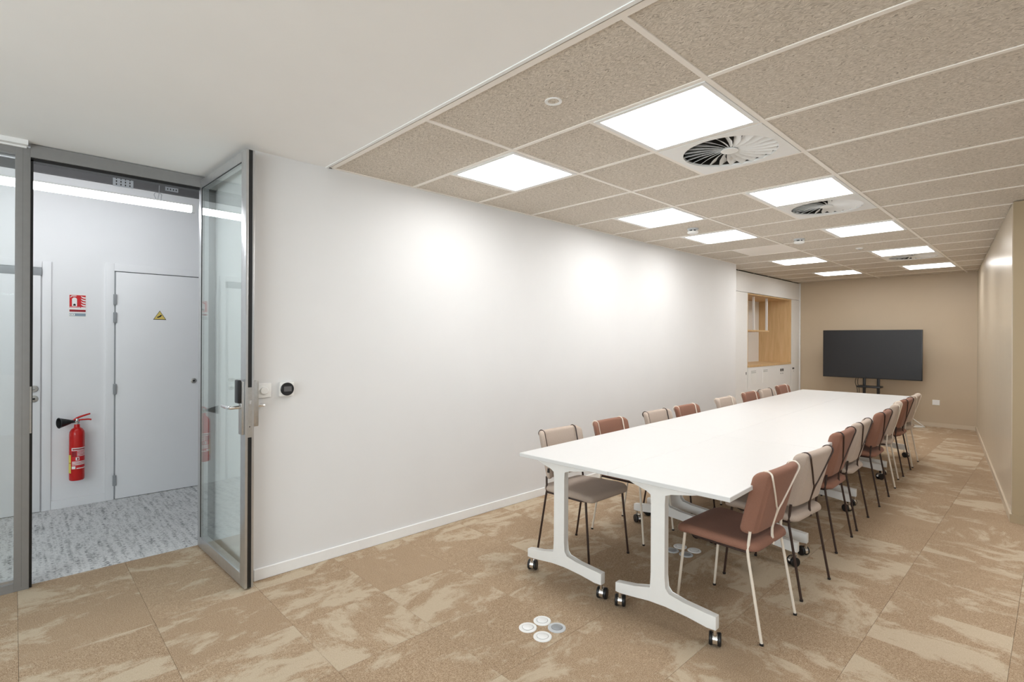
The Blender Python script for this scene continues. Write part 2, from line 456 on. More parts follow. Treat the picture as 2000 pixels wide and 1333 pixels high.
for i in range(1, 16):
    for s0, s1 in ((WX if ROWS[i] < 7.3 else -3.42, XL - GB), (XL + GB, XR - GB), (XR + GB, XR + 1.2 - GB)):
        bar(s0, s1, ROWS[i] - GB, ROWS[i] + GB, 'cross_bar', .001)
    if ROWS[i] < 5.5: bar(XR + 1.2 + GB, SIDEX, ROWS[i] - GB, ROWS[i] + GB, 'cross_bar', .001)
for s, i in LIGHTS:
    X_ = (XL if s == 'A' else XR) - MOD
    bar(X_ - GB, X_ + GB, ROWS[i] + GB, ROWS[i + 1] - GB, 'cross_bar', .001)
for i in VENTS:
    bar(XR - MOD - GB, XR - MOD + GB, ROWS[i] + GB, ROWS[i + 1] - GB, 'cross_bar', .001)

# ------------------------------------------------------------------ ceiling lights
def frame_mesh(ow, iw, z0, z1):
    bm = new_bm()
    for x0, x1, y0, y1 in ((-ow, ow, -ow, -iw), (-ow, ow, iw, ow), (-ow, -iw, -iw, iw), (iw, ow, -iw, iw)):
        box(bm, x0, x1, y0, y1, z0, z1)
    return mesh_of(bm, 'light_frame')
LF = frame_mesh(.287, .264, 0.0, .012)
LD = mesh_of(box(new_bm(), -.264, .264, -.264, .264, .004, .012), 'diffuser')
ORD = ['first', 'second', 'third', 'fourth', 'fifth']
cnt = {'A': 0, 'B': 0}
def ceiling_light(x, y, label):
    t = thing('ceiling_light', label, 'ceiling light', (x, y, CZ - .003), 0, 'square ceiling lights')
    obj('frame', LF, 'trim_white', t); obj('diffuser', LD, 'panel_light', t)
for s, i in LIGHTS:
    side = 'nearer the white wall' if s == 'A' else 'in line with the swirl vents'
    ceiling_light((XL if s == 'A' else XR) - MOD / 2, ROWS[i] + MOD / 2,
                  'lit ceiling panel, %s from the plaster ceiling, %s' % (ORD[cnt[s]], side)); cnt[s] += 1
for i in (1, 4):  # two unseen panels added to brighten the ceilings
    ceiling_light(XR + 1.5, ROWS[i] + MOD / 2, 'added fill light panel over the open carpet out of view, %s the plaster ceiling' % ('beside' if i == 1 else 'farther from'))

# ------------------------------------------------------------------ swirl vents
def vent_meshes():
    bm = new_bm(); n = 64; R = .252; h = .286
    inner, outer = [], []
    for k in range(n):
        a = 2 * PI * k / n; c, s = math.cos(a), math.sin(a); m = max(abs(c), abs(s))
        inner.append((R * c, R * s)); outer.append((h * c / m, h * s / m))
    vi = [bm.verts.new((x, y, 0)) for x, y in inner]; vo = [bm.verts.new((x, y, 0)) for x, y in outer]
    vu = [bm.verts.new((x, y, .03)) for x, y in inner]; vt = [bm.verts.new((x, y, .008)) for x, y in outer]
    for k in range(n):
        j = (k + 1) % n
        bm.faces.new((vi[k], vi[j], vo[j], vo[k])); bm.faces.new((vi[k], vu[k], vu[j], vi[j])); bm.faces.new((vo[k], vo[j], vt[j], vt[k]))
    plate = mesh_of(bm, 'face_plate', True, 40)
    bm = lathe(new_bm(), [(.25, .012), (.25, .038)], 48, cap=False); bm.faces.new([bm.verts.new((.25 * math.cos(2 * PI * k / 48), .25 * math.sin(2 * PI * k / 48), .038)) for k in range(48)])
    bowl = mesh_of(bm, 'plenum')
    bm = new_bm(); t = math.radians(-34)
    secs = []
    for r, hw in ((.045, .006), (.09, .012), (.16, .020), (.251, .028)):
        a = -(r - .045) * 1.1; c, s = math.cos(a), math.sin(a)
        ring = []
        for u, dz in ((-hw, 0), (hw, 0), (hw, .0022), (-hw, .0022)):
            y = u * math.cos(t); z = u * math.sin(t) + dz
            ring.append(bm.verts.new((r * c - y * s, r * s + y * c, z + .017)))
        secs.append(ring)
    for A, B in zip(secs, secs[1:]):
        for k in range(4): bm.faces.new((A[k], A[(k + 1) % 4], B[(k + 1) % 4], B[k]))
    bm.faces.new(secs[0]); bm.faces.new(secs[-1])
    blade = mesh_of(bm, 'blade')
    hub = mesh_of(lathe(new_bm(), [(.046, .006), (.048, .009), (.04, .02)], 32), 'hub', True)
    return plate, bowl, blade, hub
VP_, VB_, VBL, VH = vent_meshes()
for q, i in enumerate(VENTS):
    t = thing('ceiling_vent', ['white swirl air vent, first from the plaster ceiling', 'white swirl air vent, second from the plaster ceiling',
              'white swirl air vent, third from the plaster ceiling, towards the television'][q], 'air vent', (XR - MOD / 2, ROWS[i] + MOD / 2, CZ - .002), 0, 'swirl ceiling vents')
    obj('face_plate', VP_, 'plastic_white', t); obj('plenum', VB_, 'gap_dark', t); obj('hub', VH, 'plastic_white', t)
    for k in range(24):
        b = obj('blade', VBL, 'plastic_white', t); b.rotation_euler = (0, 0, 2 * PI * k / 24)

# small ceiling devices
t = thing('recessed_speaker', 'small round white ceiling fitting recessed in the first wool panel', 'ceiling fitting', (-1.586, 1.766, CZ + .0055))
obj('ring', lathe(new_bm(), [(.024, .006), (.026, -.002), (.039, -.004), (.042, .009)], 32, cap=False), 'plastic_white', t, True)
obj('cone', lathe(new_bm(), [(.026, .0), (.02, .007), (.004, .008)], 24), 'plastic_pale_grey', t, True)
def detector(x, y, label):
    t = thing('smoke_detector', label, 'detector', (x, y, CZ + .005))
    obj('base', lathe(new_bm(), [(.052, 0), (.052, -.012), (.046, -.016)], 32), 'plastic_pale_grey', t, True)
    b = obj('chamber_ring', lathe(new_bm(), [(.034, -.016), (.034, -.03)], 24, cap=False), 'rubber_black', t)
    obj('dome', lathe(new_bm(), [(.05, -.028), (.052, -.034), (.048, -.046), (.03, -.052)], 32), 'plastic_white', t, True)
    for k in range(6):
        a = 2 * PI * k / 6
        o = obj('rib', box(new_bm(), .034, .047, -.004, .004, -.030, -.014), 'plastic_white', t); o.rotation_euler = (0, 0, a)
detector(-2.466, 4.775, 'white smoke detector between two lit panels near the white wall')
detector(-1.922, 6.063, 'white smoke detector on the panel beside the middle lit panel of the vent column')
t = thing('motion_sensor', 'tiny flat white ceiling sensor between two lit panels of the vent column', 'sensor', (-1.62, 7.15, CZ + .005))
obj('base', lathe(new_bm(), [(.04, 0), (.04, -.006), (.03, -.010)], 24), 'plastic_white', t, True)
obj('lens', lathe(new_bm(), [(.018, -.010), (.014, -.016), (.004, -.018)], 20), 'plastic_pale_grey', t, True)

# ------------------------------------------------------------------ built-in wall unit with niche
CXF = -3.41
t = thing('wall_unit', 'white built-in wall unit with an oak lined niche beside the end wall', 'cabinet', (CXF, 7.45, 0))
def cb(name, mat, x0, x1, y0, y1, z0, z1, p=None, bev=0): return bx(name, mat, p or t, x0, x1, y0 - 7.45, y1 - 7.45, z0, z1, bev)
NY0, NY1, NZ0, NZ1 = 8.42, 10.334, .985, 2.138
cb('top_panel', 'trim_white', -.02, 0, 7.452, FY - .031, 2.146, CZ - .012)
cb('shadow_gap', 'gap_dark', -.03, -.021, 7.452, FY - .031, 2.1385, CZ + .004)
cb('side_panel', 'trim_white', -.02, 0, 7.452, NY0 - .018, .06, 2.140)
cb('side_panel', 'trim_white', -.02, 0, NY1 + .018, FY - .031, .06, 2.140)
cb('lower_panel', 'trim_white', -.02, 0, NY0 + .002, NY1 - .002, .06, NZ0 - .006)
cb('plinth', 'trim_white', -.05, -.03, 7.452, FY - .012, 0, .06)
cb('end_trim', 'trim_white', -.02, .012, FY - .03, FY - .002, 0, CZ - .004)
cb('niche_back', 'trim_white', -.59, -.572, NY0 - .02, NY1 + .02, NZ0, NZ1)
cb('niche_side', 'wood_oak', -.572, -.0005, NY1, NY1 + .0175, NZ0, NZ1)
cb('niche_side', 'wood_oak', -.572, -.0005, NY0 - .0175, NY0, NZ0, NZ1)
cb('niche_top', 'wood_oak', -.572, -.004, NY0, NY1, NZ1 - .018, NZ1)
cb('niche_counter', 'wood_oak', -.572, .006, NY0 - .012, NY1 + .004, NZ0 - .03, NZ0)
sh = cb('hanging_shelf', 'wood_oak', -.45, -.12, NY0, 9.62, 1.535, 1.56)
cb('shelf_post', 'trim_white', -.16, -.13, 8.98, 9.01, 1.535, NZ1 - .018)
cb('shelf_post', 'trim_white', -.16, -.13, 9.55, 9.58, 1.535, NZ1 - .018)
for gy in (8.64, 9.13):
    g = cb('vent_grille', 'plastic_white', 0, .004, gy - .11, gy + .11, .68, .90)
    for z in (.862, .886): cb('slot', 'lid_grey', .004, .0045, gy - .095, gy + .095, z, z + .008, None)
cb('lock', 'plastic_black', 0, .004, 8.345, 8.36, .845, .885)
for gy in (9.84, 9.93): cb('socket', 'plastic_black', 0, .006, gy - .025, gy + .025, .84, .885)
for gy in (9.84, 9.93): cb('socket_dot', 'lid_grey', 0, .003, gy - .012, gy + .012, .79, .81)
cb('cable_port', 'plastic_black', 0, .006, 10.42, 10.50, .855, .885)
cb('port_dot', 'lid_grey', 0, .003, 10.48, 10.50, .81, .825)

# ------------------------------------------------------------------ television on a stand
t = thing('television', 'large black flat screen television on a two post stand', 'television', (-2.196, 10.4, 0))
tv = bx('screen_body', 'plastic_black', t, -.70, .70, -.015, .04, .753, 1.569, .004)
bx('screen', 'screen_black', tv, -.69, .69, -.0175, -.014, .765, 1.559)
bx('mount', 'plastic_black', t, -.30, .30, .04, .07, .95, 1.35)
for x in (-.1, .1): bx('post', 'plastic_black', t, x - .02, x + .02, .07, .11, .06, 1.30, .003)
sh = bx('shelf', 'plastic_black', t, -.165, .165, -.12, .11, .603, .632, .004)
for x in (-.3, .3):
    bx('base_foot', 'plastic_black', t, x - .025, x + .025, -.28, .32, .04, .075, .004)
    for y in (-.26, .30): obj('castor_wheel', lathe(new_bm(), [(.02, -.012), (.022, 0), (.02, .012)], 16, Matrix.Translation((x, y, .022)) @ Matrix.Rotation(PI / 2, 4, 'Y')), 'rubber_black', t, True)
bx('base_bar', 'plastic_black', t, -.3, .3, .07, .11, .04, .075, .003)
for k, x in enumerate((-.19, -.215)):
    obj('cable', tube(new_bm(), smooth_path([(x + .02, .05, .80), (x - .01 * k, .06, .68), (x + .02, .07, .52), (x - .02, .06, .3), (x + .05, .08, .01)]), .005, 6), 'rubber_black', t, True)

t = thing('floor_stool', 'white bent tube frame standing on the carpet near the end wall', 'stand', (-1.75, 10.45, 0), 0)
bm = tube(new_bm(), smooth_path([(.26, .13, .009), (.10, .20, .009), (-.25, .2, .009), (-.3, 0, .009), (-.2, -.2, .009), (.0, -.1, .009), (.24, .10, .009)]), .009, 8)
obj('base_loop', bm, 'steel_white', t, True)
obj('strut', tube(new_bm(), [(.255, .12, .012), (-.05, .0, .28), (-.1, -.02, .33)], .007, 8), 'steel_white', t, True)
obj('strut', tube(new_bm(), [(-.27, .1, .012), (-.1, .02, .33)], .007, 8), 'steel_white', t, True)
obj('strut', tube(new_bm(), [(-.2, -.19, .012), (-.1, -.02, .33)], .007, 8), 'steel_white', t, True)
obj('seat_disc', lathe(new_bm(), [(.12, .325), (.13, .335), (.12, .35)], 28, Matrix.Translation((-.1, 0, 0))), 'steel_white', t, True)

# far wall outlet
t = thing('wall_outlet', 'square white power outlet on the tan end wall', 'outlet', (-1.38, FY, .392))
bx('plate', 'plastic_white', t, -.047, .047, -.01, 0, -.042, .042, .003)
bx('insert', 'trim_white', t, -.036, .036, -.012, -.009, -.031, .031)

# ------------------------------------------------------------------ wall controls beside the door
t = thing('dimmer_switch', 'square white switch plate with a round knob by the glass door', 'switch', (WX, 1.05, 1.092))
bx('plate', 'plastic_white', t, 0, .010, -.041, .041, -.042, .042, .003)
obj('knob', lathe(new_bm(), [(.022, .009), (.0215, .020), (.019, .022)], 32, Matrix.Rotation(PI / 2, 4, 'Y')), 'plastic_white', t, True)
t = thing('thermostat', 'white square thermostat with a round black dial', 'thermostat', (WX, 1.175, 1.094))
bx('body', 'plastic_white', t, 0, .026, -.042, .042, -.042, .042, .005)
dl = obj('dial', lathe(new_bm(), [(.0385, .024), (.0385, .030), (.036, .032)], 40, Matrix.Rotation(PI / 2, 4, 'Y')), 'plastic_black', t, True)
bx('display', 'tray_grey', dl, .0318, .0325, -.02, .024, -.014, .016)

# ------------------------------------------------------------------ glass partition and open door
t = thing('window_1', 'grey framed fixed glass panel beside the open door', 'glass partition', (PX, 0, 0), kind='structure')
bx('mullion', 'frame_grey', t, -.045, .045, .004, .066, 0, 2.444, .002)
bx('mullion_line', 'tray_grey', t, .0448, .0452, .0345, .0355, .02, 2.44)
bx('head_rail', 'frame_grey', t, -.045, .045, -2.59, .004, 2.40, 2.445)
bx('bottom_rail', 'frame_grey', t, -.045, .045, -2.59, .004, 0, .045)
bx('glass_pane', 'glass_clear', t, -.006, .006, -2.59, .004, .045, 2.40)
bx('bead', 'aluminium', t, .006, .03, -2.59, .004, .045, .062)
t = thing('trim_2', 'white stepped track on the plaster ceiling over the fixed glass', 'trim', (PX, 0, CZ), kind='structure')
bx('track', 'trim_white', t, -.05, .10, -2.59, .055, -.026, 0)
bx('track_lip', 'trim_white', t, .03, .06, -2.59, .05, -.034, -.026)
t = thing('trim_3', 'grey metal door frame with a black seal around the opening', 'door frame', (PX, 0, 0), kind='structure')
bx('head', 'frame_grey', t, -.045, .045, .066, .997, 2.395, 2.466)
bx('head_seal', 'rubber_black', t, -.03, .03, .066, .93, 2.378, 2.395)
bx('jamb_seal', 'rubber_black', t, -.03, .03, .066, .078, 0, 2.385)
bx('hinge_jamb', 'frame_grey', t, -.045, .0, .94, .997, 0, 2.395)
bx('strike_plate', 'steel_brushed', t, .031, .034, .066, .074, .86, 1.12)

LA = math.atan2(.925 - .893, .873)
t = thing('door_1', 'glass door leaf in an aluminium frame standing open against the white wall', 'door', (-3.968, .893, 0), LA, kind='structure')
LW, LT, LZ0, LZ1 = .874, .046, .010, 2.440
def lb(name, mat, x0, x1, y0, y1, z0, z1, p=None, bev=0): return bx(name, mat, p or t, x0, x1, y0, y1, z0, z1, bev)
lb('hinge_stile', 'aluminium', 0, .052, 0, LT, LZ0, LZ1, bev=.002)
lb('lock_stile', 'aluminium', LW - .075, LW, 0, .014, LZ0, LZ1, bev=.002)
lb('lock_stile', 'aluminium', LW - .075, LW, LT - .012, LT, LZ0, LZ1, bev=.002)
lb('edge_seal', 'rubber_black', LW - .07, LW - .003, .014, LT - .012, LZ0, LZ1)
lb('top_rail', 'aluminium', .052, LW - .075, 0, LT, LZ1 - .055, LZ1, bev=.002)
lb('bottom_rail', 'aluminium', .052, LW - .075, 0, LT, LZ0, LZ0 + .068, bev=.002)
lb('glass_pane', 'glass_clear', .045, LW - .07, .004, .010, LZ0 + .06, LZ1 - .05)
lb('glazing_bead', 'rubber_black', .052, .055, .001, .005, LZ0 + .068, LZ1 - .055)
lb('glazing_bead', 'rubber_black', .052, LW - .075, .001, .005, LZ1 - .059, LZ1 - .055)
lp = lb('lock_case', 'steel_brushed', LW - .003, LW + .0015, .0135, LT - .0115, .845, 1.122)
lb('latch', 'chrome', LW + .0015, LW + .010, .018, LT - .017, 1.03, 1.05, lp)
lb('keyhole', 'rubber_black', LW + .0014, LW + .002, .021, LT - .021, .90, .908, lp)
fp = lb('lock_plate', 'steel_brushed', LW - .062, LW - .012, -.016, 0, .86, 1.155, bev=.006)
lb('card_reader', 'plastic_black', LW - .066, LW - .008, -.036, -.016, 1.035, 1.165, fp, .008)
ha = obj('lever_handle', tube(new_bm(), smooth_path([(LW - .035, -.016, 1.012), (LW - .035, -.05, 1.012), (LW - .05, -.066, 1.012), (LW - .10, -.068, 1.012), (LW - .165, -.066, 1.012)], 5), .0095, 10), 'chrome', fp, True)
bp = lb('lock_plate', 'steel_brushed', LW - .062, LW - .012, LT, LT + .03, .90, 1.155, bev=.006)
obj('lever_handle', tube(new_bm(), smooth_path([(LW - .035, LT + .03, 1.012), (LW - .035, LT + .06, 1.012), (LW - .05, LT + .072, 1.012), (LW - .10, LT + .072, 1.012), (LW - .15, LT + .07, 1.012)], 5), .0095, 10), 'chrome', bp, True)

# ------------------------------------------------------------------ corridor
CE = 3.2
bm = box(new_bm(), CORX, PX - .018, BACKY, CE, -.1, -.0005)
struct('floor_corridor', bm, 'carpet_grey', 'speckled black and pale grey corridor carpet', 'floor')
bm = box(new_bm(), CORX - .12, CORX, BACKY, CE, 0, CCZ)
struct('wall_corridor', bm, 'corridor_white', 'white corridor wall with the fire extinguisher', 'wall')
bm = box(new_bm(), CORX - .12, PX + .04, CE, CE + .1, 0, CCZ)
struct('wall_corridor_end', bm, 'corridor_white', 'white end wall of the corridor', 'wall')
bm = box(new_bm(), CORX - .12, PX + .04, BACKY - .1, BACKY, 0, CCZ)
struct('wall_corridor_start', bm, 'corridor_white', 'white wall closing the near end of the corridor', 'wall')
bm = box(new_bm(), CORX - .12, PX + .04, BACKY, CE, CCZ, CCZ + .1)
struct('ceiling_corridor', bm, 'plenum_grey', 'raw grey corridor soffit above the cable tray', 'ceiling')
bm = box(new_bm(), PX - .06, PX - .02, BACKY, CE, CZ + .002, CCZ)
struct('wall_header', bm, 'corridor_white', 'white bulkhead above the glass partition on the corridor side', 'wall')
bm = box(new_bm(), CORX, CORX + .012, .222, .572, 0, .07)
struct('baseboard_corridor', bm, 'corridor_white', 'white skirting under the fire extinguisher', 'baseboard')

t = thing('door_2', 'white corridor door with a yellow warning triangle', 'door', (CORX, .63, 0), kind='structure')
bx('leaf', 'corridor_white', t, 0, .022, .006, .80, .004, 1.958, .002)
for a in ((-.062, -.004, 0, 2.03), (.806, .866, 0, 2.03), (-.004, .806, 1.966, 2.03)):
    bx('architrave', 'corridor_white', t, 0, .014, a[0], a[1], a[2], a[3], .002)
bx('gap', 'tray_grey', t, 0, .004, -.004, .806, 1.958, 1.966)
bx('gap', 'lid_grey', t, 0, .012, -.004, .0045, 0, 1.958)
for z in (1.72, 1.565, .95, .165):
    bx('hinge', 'lid_grey', t, .015, .034, -.012, .012, z - .045, z + .045, .004)
lk = obj('lock_cylinder', lathe(new_bm(), [(.024, .02), (.024, .028), (.02, .03)], 24, Matrix.Translation((0, .592, .992)) @ Matrix.Rotation(PI / 2, 4, 'Y')), 'steel_brushed', t, True)
obj('keyhole', lathe(new_bm(), [(.009, .030), (.009, .031)], 16, Matrix.Translation((0, .592, .992)) @ Matrix.Rotation(PI / 2, 4, 'Y')), 'rubber_black', lk)
sg = thing('warning_sign', 'yellow triangle warning sign stuck on the white corridor door', 'sign', (CORX + .0225, .953, 1.592))
def tri(s, x, nm, mat, p):
    bm = prism(new_bm(), [(-s, -s * .75), (s, -s * .75), (0, s * .9)], x, x + .0008, 'x'); return obj(nm, bm, mat, p)
tri(.050, 0.0002, 'border', 'plastic_black', sg); tri(.043, .0010, 'face', 'warning_yellow', sg)
bm = prism(new_bm(), [(-.018, -.022), (.004, -.014), (.018, .004), (.008, .008), (-.004, -.004), (-.02, -.012)], .0018, .0024, 'x'); obj('pictogram', bm, 'plastic_black', sg)

t = thing('door_3', 'white corridor door with a lever handle beside the fire extinguisher', 'door', (CORX, -.75, 0), kind='structure')
bx('leaf', 'corridor_white', t, 0, .022, .0, .905, .004, 1.90, .002)
bx('closer_rail', 'lid_grey', t, 0, .026, .0, .912, 1.885, 1.945, .002)
bx('architrave', 'corridor_white', t, 0, .012, .915, .97, 0, 2.0, .002)
bx('architrave', 'corridor_white', t, 0, .012, -.05, .914, 1.95, 2.0, .002)
RY = Matrix.Rotation(PI / 2, 4, 'Y')
ro = obj('rose', lathe(new_bm(), [(.027, .021), (.027, .030), (.023, .033)], 28, Matrix.Translation((0, .868, .985)) @ RY), 'steel_brushed', t, True)
obj('lever', tube(new_bm(), smooth_path([(.03, .868, .985), (.07, .868, .985), (.078, .85, .985), (.078, .76, .985)], 5), .009, 10), 'steel_brushed', ro, True)
es = obj('escutcheon', lathe(new_bm(), [(.027, .021), (.027, .027), (.023, .029)], 28, Matrix.Translation((0, .868, .905)) @ RY), 'steel_brushed', t, True)
obj('keyhole', lathe(new_bm(), [(.008, .029), (.008, .030)], 16, Matrix.Translation((0, .868, .905)) @ RY), 'rubber_black', es)

# corridor tube light, cable tray
t = thing('tube_light', 'long glowing tube light hung along the corridor wall', 'lamp', (-4.75, -.12, 2.415))
obj('diffuser', box(new_bm(), -.017, .017, -2.2, 1.135, -.026, .022), 'tube_light', t)
bx('housing', 'plastic_white', t, -.019, .019, -2.2, 1.135, .022, .032)
bx('end_cap', 'plastic_white', t, -.02, .02, 1.135, 1.16, -.029, .034, .003)
for y in (.93, -1.4):
    hk = obj('hanger_hook', tube(new_bm(), smooth_path([(.021, y, -.030), (.021, y + .002, .05), (.01, y + .004, .075), (.0, y - .03, .085), (0, y - .04, .06), (0, y - .01, .075), (0, y, .62)], 4), .0022, 6), 'galvanised', t, True)
t = thing('cable_tray', 'dark grey cable tray with perforated brackets high on the corridor wall', 'cable tray', (CORX + .002, 0, 2.74))
bx('tray_body', 'tray_grey', t, 0, .05, BACKY + .1, CE - .1, -.036, .026)
bx('top_lip', 'corridor_white', t, 0, .06, BACKY + .1, CE - .1, .030, .062)
for y0, w_, z0 in ((.608, .142, -.052), (.985, .10, -.02), (-.6, .142, -.052)):
    br = bx('bracket_plate', 'galvanised', t, .05, .056, y0, y0 + w_, z0, .03)
    for a in range(4):
        for b in range(3 if z0 < -.03 else 2):
            bx('perforation', 'gap_dark', br, .056, .0566, y0 + w_ * (.14 + .22 * a), y0 + w_ * (.14 + .22 * a) + .008, z0 + .010 + .025 * b, z0 + .024 + .025 * b)

# fire sign
t = thing('fire_sign', 'red and white fire extinguisher sign on the corridor wall', 'sign', (CORX + .001, .384, 1.655))
def fl(nm, mat, y0, y1, z0, z1, d, p=None): return bx(nm, mat, p or t, d, d + .0006, y0, y1, z0, z1)
fl('board', 'plastic_white', -.058, .058, -.096, .096, 0)
rf = fl('pictogram_field', 'sign_red', -.052, .052, -.018, .088, .0008)
def poly(nm, mat, pts, d, p): return obj(nm, prism(new_bm(), pts, d, d + .0005, 'x'), mat, p)
poly('bottle', 'plastic_white', [(-.036, -.004), (-.004, -.004), (-.004, .055), (-.009, .064), (-.016, .068), (-.024, .068), (-.031, .064), (-.036, .055)], .0016, rf)
poly('hose', 'plastic_white', [(-.045, .066), (-.036, .076), (-.008, .078), (-.008, .084), (-.038, .083), (-.049, .070)], .0016, rf)
poly('gauge', 'plastic_black', [(-.028, .000), (-.012, .000), (-.012, .010), (-.016, .016), (-.024, .016), (-.028, .010)], .0023, rf)
for k in range(4):
    z = -.004 + .0215 * k
    poly('flame', 'plastic_white', [(.051, z), (.036, z + .003), (.026, z + .010), (.020, z + .022), (.030, z + .016), (.040, z + .0125), (.051, z + .012)], .0016, rf)
fl('text_line', 'plastic_white', -.050, .018, -.015, -.010, .0016)
fl('text_box', 'plastic_white', .022, .051, -.022, -.009, .0016)
fl('lower_field', 'sign_dark_red', -.052, .052, -.050, -.032, .0008)
fl('grey_field', 'sign_grey', -.052, .052, -.086, -.062, .0008)
fl('logo_patch', 'plastic_white', -.050, -.018, -.082, -.066, .0016)
for k in range(2): fl('logo_mark', 'plastic_black', -.044 + .014 * k, -.040 + .014 * k, -.078, -.070, .0024)

# fire extinguisher
t = thing('fire_extinguisher', 'red fire extinguisher with a black horn hung on the corridor wall', 'extinguisher', (-5.545, .378, .23))
R = .050
bd = obj('cylinder', lathe(new_bm(), [(.045, 0), (.049, .006), (R, .02), (R, .37), (.047, .395), (.036, .415), (.020, .428), (.018, .455), (.016, .457)], 36), 'paint_red', t, True)
obj('bracket', box(new_bm(), -.075, -.04, -.02, .02, .30, .36), 'steel_brushed', t)
vl = obj('valve', lathe(new_bm(), [(.019, .455), (.021, .462), (.021, .475), (.014, .482), (.013, .5)], 20), 'chrome', t, True)
obj('carry_handle', tube(new_bm(), smooth_path([(0, -.005, .485), (0, .02, .487), (0, .07, .487), (0, .092, .482)], 4), .006, 8), 'paint_red', t, True)
obj('squeeze_lever', tube(new_bm(), smooth_path([(0, -.02, .488), (0, .01, .508), (0, .05, .522), (0, .085, .532)], 4), .009, 8, r_end=.006), 'paint_red', t, True)
bm = lathe(new_bm(), [(.012, 0), (.014, .022), (.026, .055), (.039, .098), (.043, .106), (.037, .106), (.022, .05)], 28, Matrix.Translation((0, -.016, .478)) @ Matrix.Rotation(math.radians(22), 4, 'Z') @ Matrix.Rotation(PI / 2, 4, 'X'))
obj('horn', bm, 'rubber_black', t, True)
def wrap(nm, mat, a0, a1, z0, z1, off, p=bd):
    z0, z1 = .094 + (z0 - .09) * 1.416, .094 + (z1 - .09) * 1.416
    bm = new_bm(); n = 10; r = R + off
    A = [[bm.verts.new((r * math.cos(a0 + (a1 - a0) * k / n), r * math.sin(a0 + (a1 - a0) * k / n), z)) for k in range(n + 1)] for z in (z0, z1)]
    for k in range(n): bm.faces.new((A[0][k], A[0][k + 1], A[1][k + 1], A[1][k]))
    return obj(nm, bm, mat, p, True)
def dg(v): return math.radians(v)
wrap('label_band', 'sign_red', dg(-45), dg(76), .09, .215, .0004)
wrap('label_title', 'plastic_white', dg(-44), dg(76), .196, .212, .0008)
wrap('label_title_text', 'sign_dark_red', dg(-36), dg(70), .200, .207, .0012)
wrap('label_box', 'sign_dark_red', dg(-42), dg(-8), .162, .192, .0008)
for k in range(4): wrap('label_text', 'plastic_white', dg(-2), dg(76), .164 + .008 * k, .1675 + .008 * k, .0008)
wrap('label_symbol', 'plastic_white', dg(-12), dg(14), .140, .158, .0008)
wrap('label_symbol_mark', 'sign_dark_red', dg(-2), dg(9), .143, .155, .0012)
for k in range(3): wrap('label_text', 'plastic_white', dg(-40), dg(76), .114 + .008 * k, .1185 + .008 * k, .0008)
wrap('label_stamp', 'plastic_white', dg(-42), dg(-14), .092, .108, .0008)
wrap('label_footer', 'plastic_white', dg(-6), dg(76), .092, .097, .0008)
wrap('inspection_tag', 'label_yellow', dg(-92), dg(-50), .068, .124, .001)
wrap('inspection_tag', 'label_yellow', dg(-92), dg(-50), .127, .172, .001)

# ------------------------------------------------------------------ floor sockets
lid = mesh_of(lathe(new_bm(), [(.0435, 0), (.0435, .003), (.041, .005), (.0275, .005)], 40), 'socket_rim', True)
cover = mesh_of(lathe(new_bm(), [(.0265, .004), (.0265, .006), (.025, .0068)], 32), 'socket_cover', True)
ringm = mesh_of(lathe(new_bm(), [(.0280, .0052), (.0272, .0056), (.0264, .0052)], 32, cap=False), 'socket_groove')
def floor_socket(x, y, label, grp, mat='plastic_white', cmat='trim_white'):
    t = thing('floor_socket', label, 'floor socket', (x, y, .0), 0, grp)
    obj('rim', lid, mat, t); obj('groove', ringm, 'tray_grey', t); obj('cover', cover, cmat, t)
G1, G2 = 'floor sockets on the open carpet', 'floor sockets under the tables'
floor_socket(-1.764, 1.898, 'white floor socket on open carpet, beside the grey-lidded one towards the white wall', G1)
floor_socket(-1.770, 1.803, 'white floor socket on open carpet, diagonally opposite the grey-lidded one', G1)
floor_socket(-1.669, 1.799, 'white floor socket on open carpet, beside the grey-lidded one away from the tables', G1)
floor_socket(-1.673, 1.904, 'pale floor socket with a dark grey lid on open carpet', G1, 'plastic_pale_grey', 'lid_grey')
floor_socket(-1.761, 3.255, 'white floor socket under the tables, nearer the white wall', G2)
floor_socket(-1.664, 3.262, 'white floor socket under the tables, nearer the tan wall', G2)
floor_socket(-1.669, 3.162, 'grey-lidded floor socket under the tables, nearer the tan wall', G2, 'plastic_pale_grey', 'lid_grey')
floor_socket(-1.766, 3.157, 'grey-lidded floor socket under the tables, nearer the white wall', G2, 'plastic_pale_grey', 'lid_grey')

# ------------------------------------------------------------------ tables
TA = math.radians(2.2)
TW, TL, TZ = .617, 1.405, .725
leg_prof = [(-.313, .136), (-.313, .088), (-.285, .088), (-.22, .094), (-.12, .106), (-.03, .108), (.08, .100), (.175, .087), (.215, .087), (.215, .148), (.18, .150), (.06, .160), (-.015, .172), (-.034, .195),
            (-.036, .25), (-.036, .60), (-.036, .645), (.0, .655), (.10, .672), (.21, .697), (.21, .703), (-.285, .703), (-.285, .697), (-.20, .666), (-.135, .650), (-.110, .635), (-.110, .60), (-.110, .25), (-.111, .172), (-.2, .152)]
LEGM = mesh_of(bevel(prism(new_bm(), leg_prof, -.019, .019, 'y'), .004, 2), 'leg', True, 30)
TOPM = mesh_of(bevel(box(new_bm(), -TW / 2 + .0004, TW / 2 - .0004, .0004, TL - .0004, .703, TZ), .002, 1), 'tabletop')
BEAMM = mesh_of(bevel(box(new_bm(), -.10, -.05, .105, TL - .105, .635, .685), .004, 1), 'beam', True)
HINGE = mesh_of(bevel(prism(new_bm(), [(-.03, .703), (.11, .703), (.11, .68), (.06, .66), (.01, .645), (-.03, .645)], -.012, .012, 'y'), .003, 1), 'hinge', True)
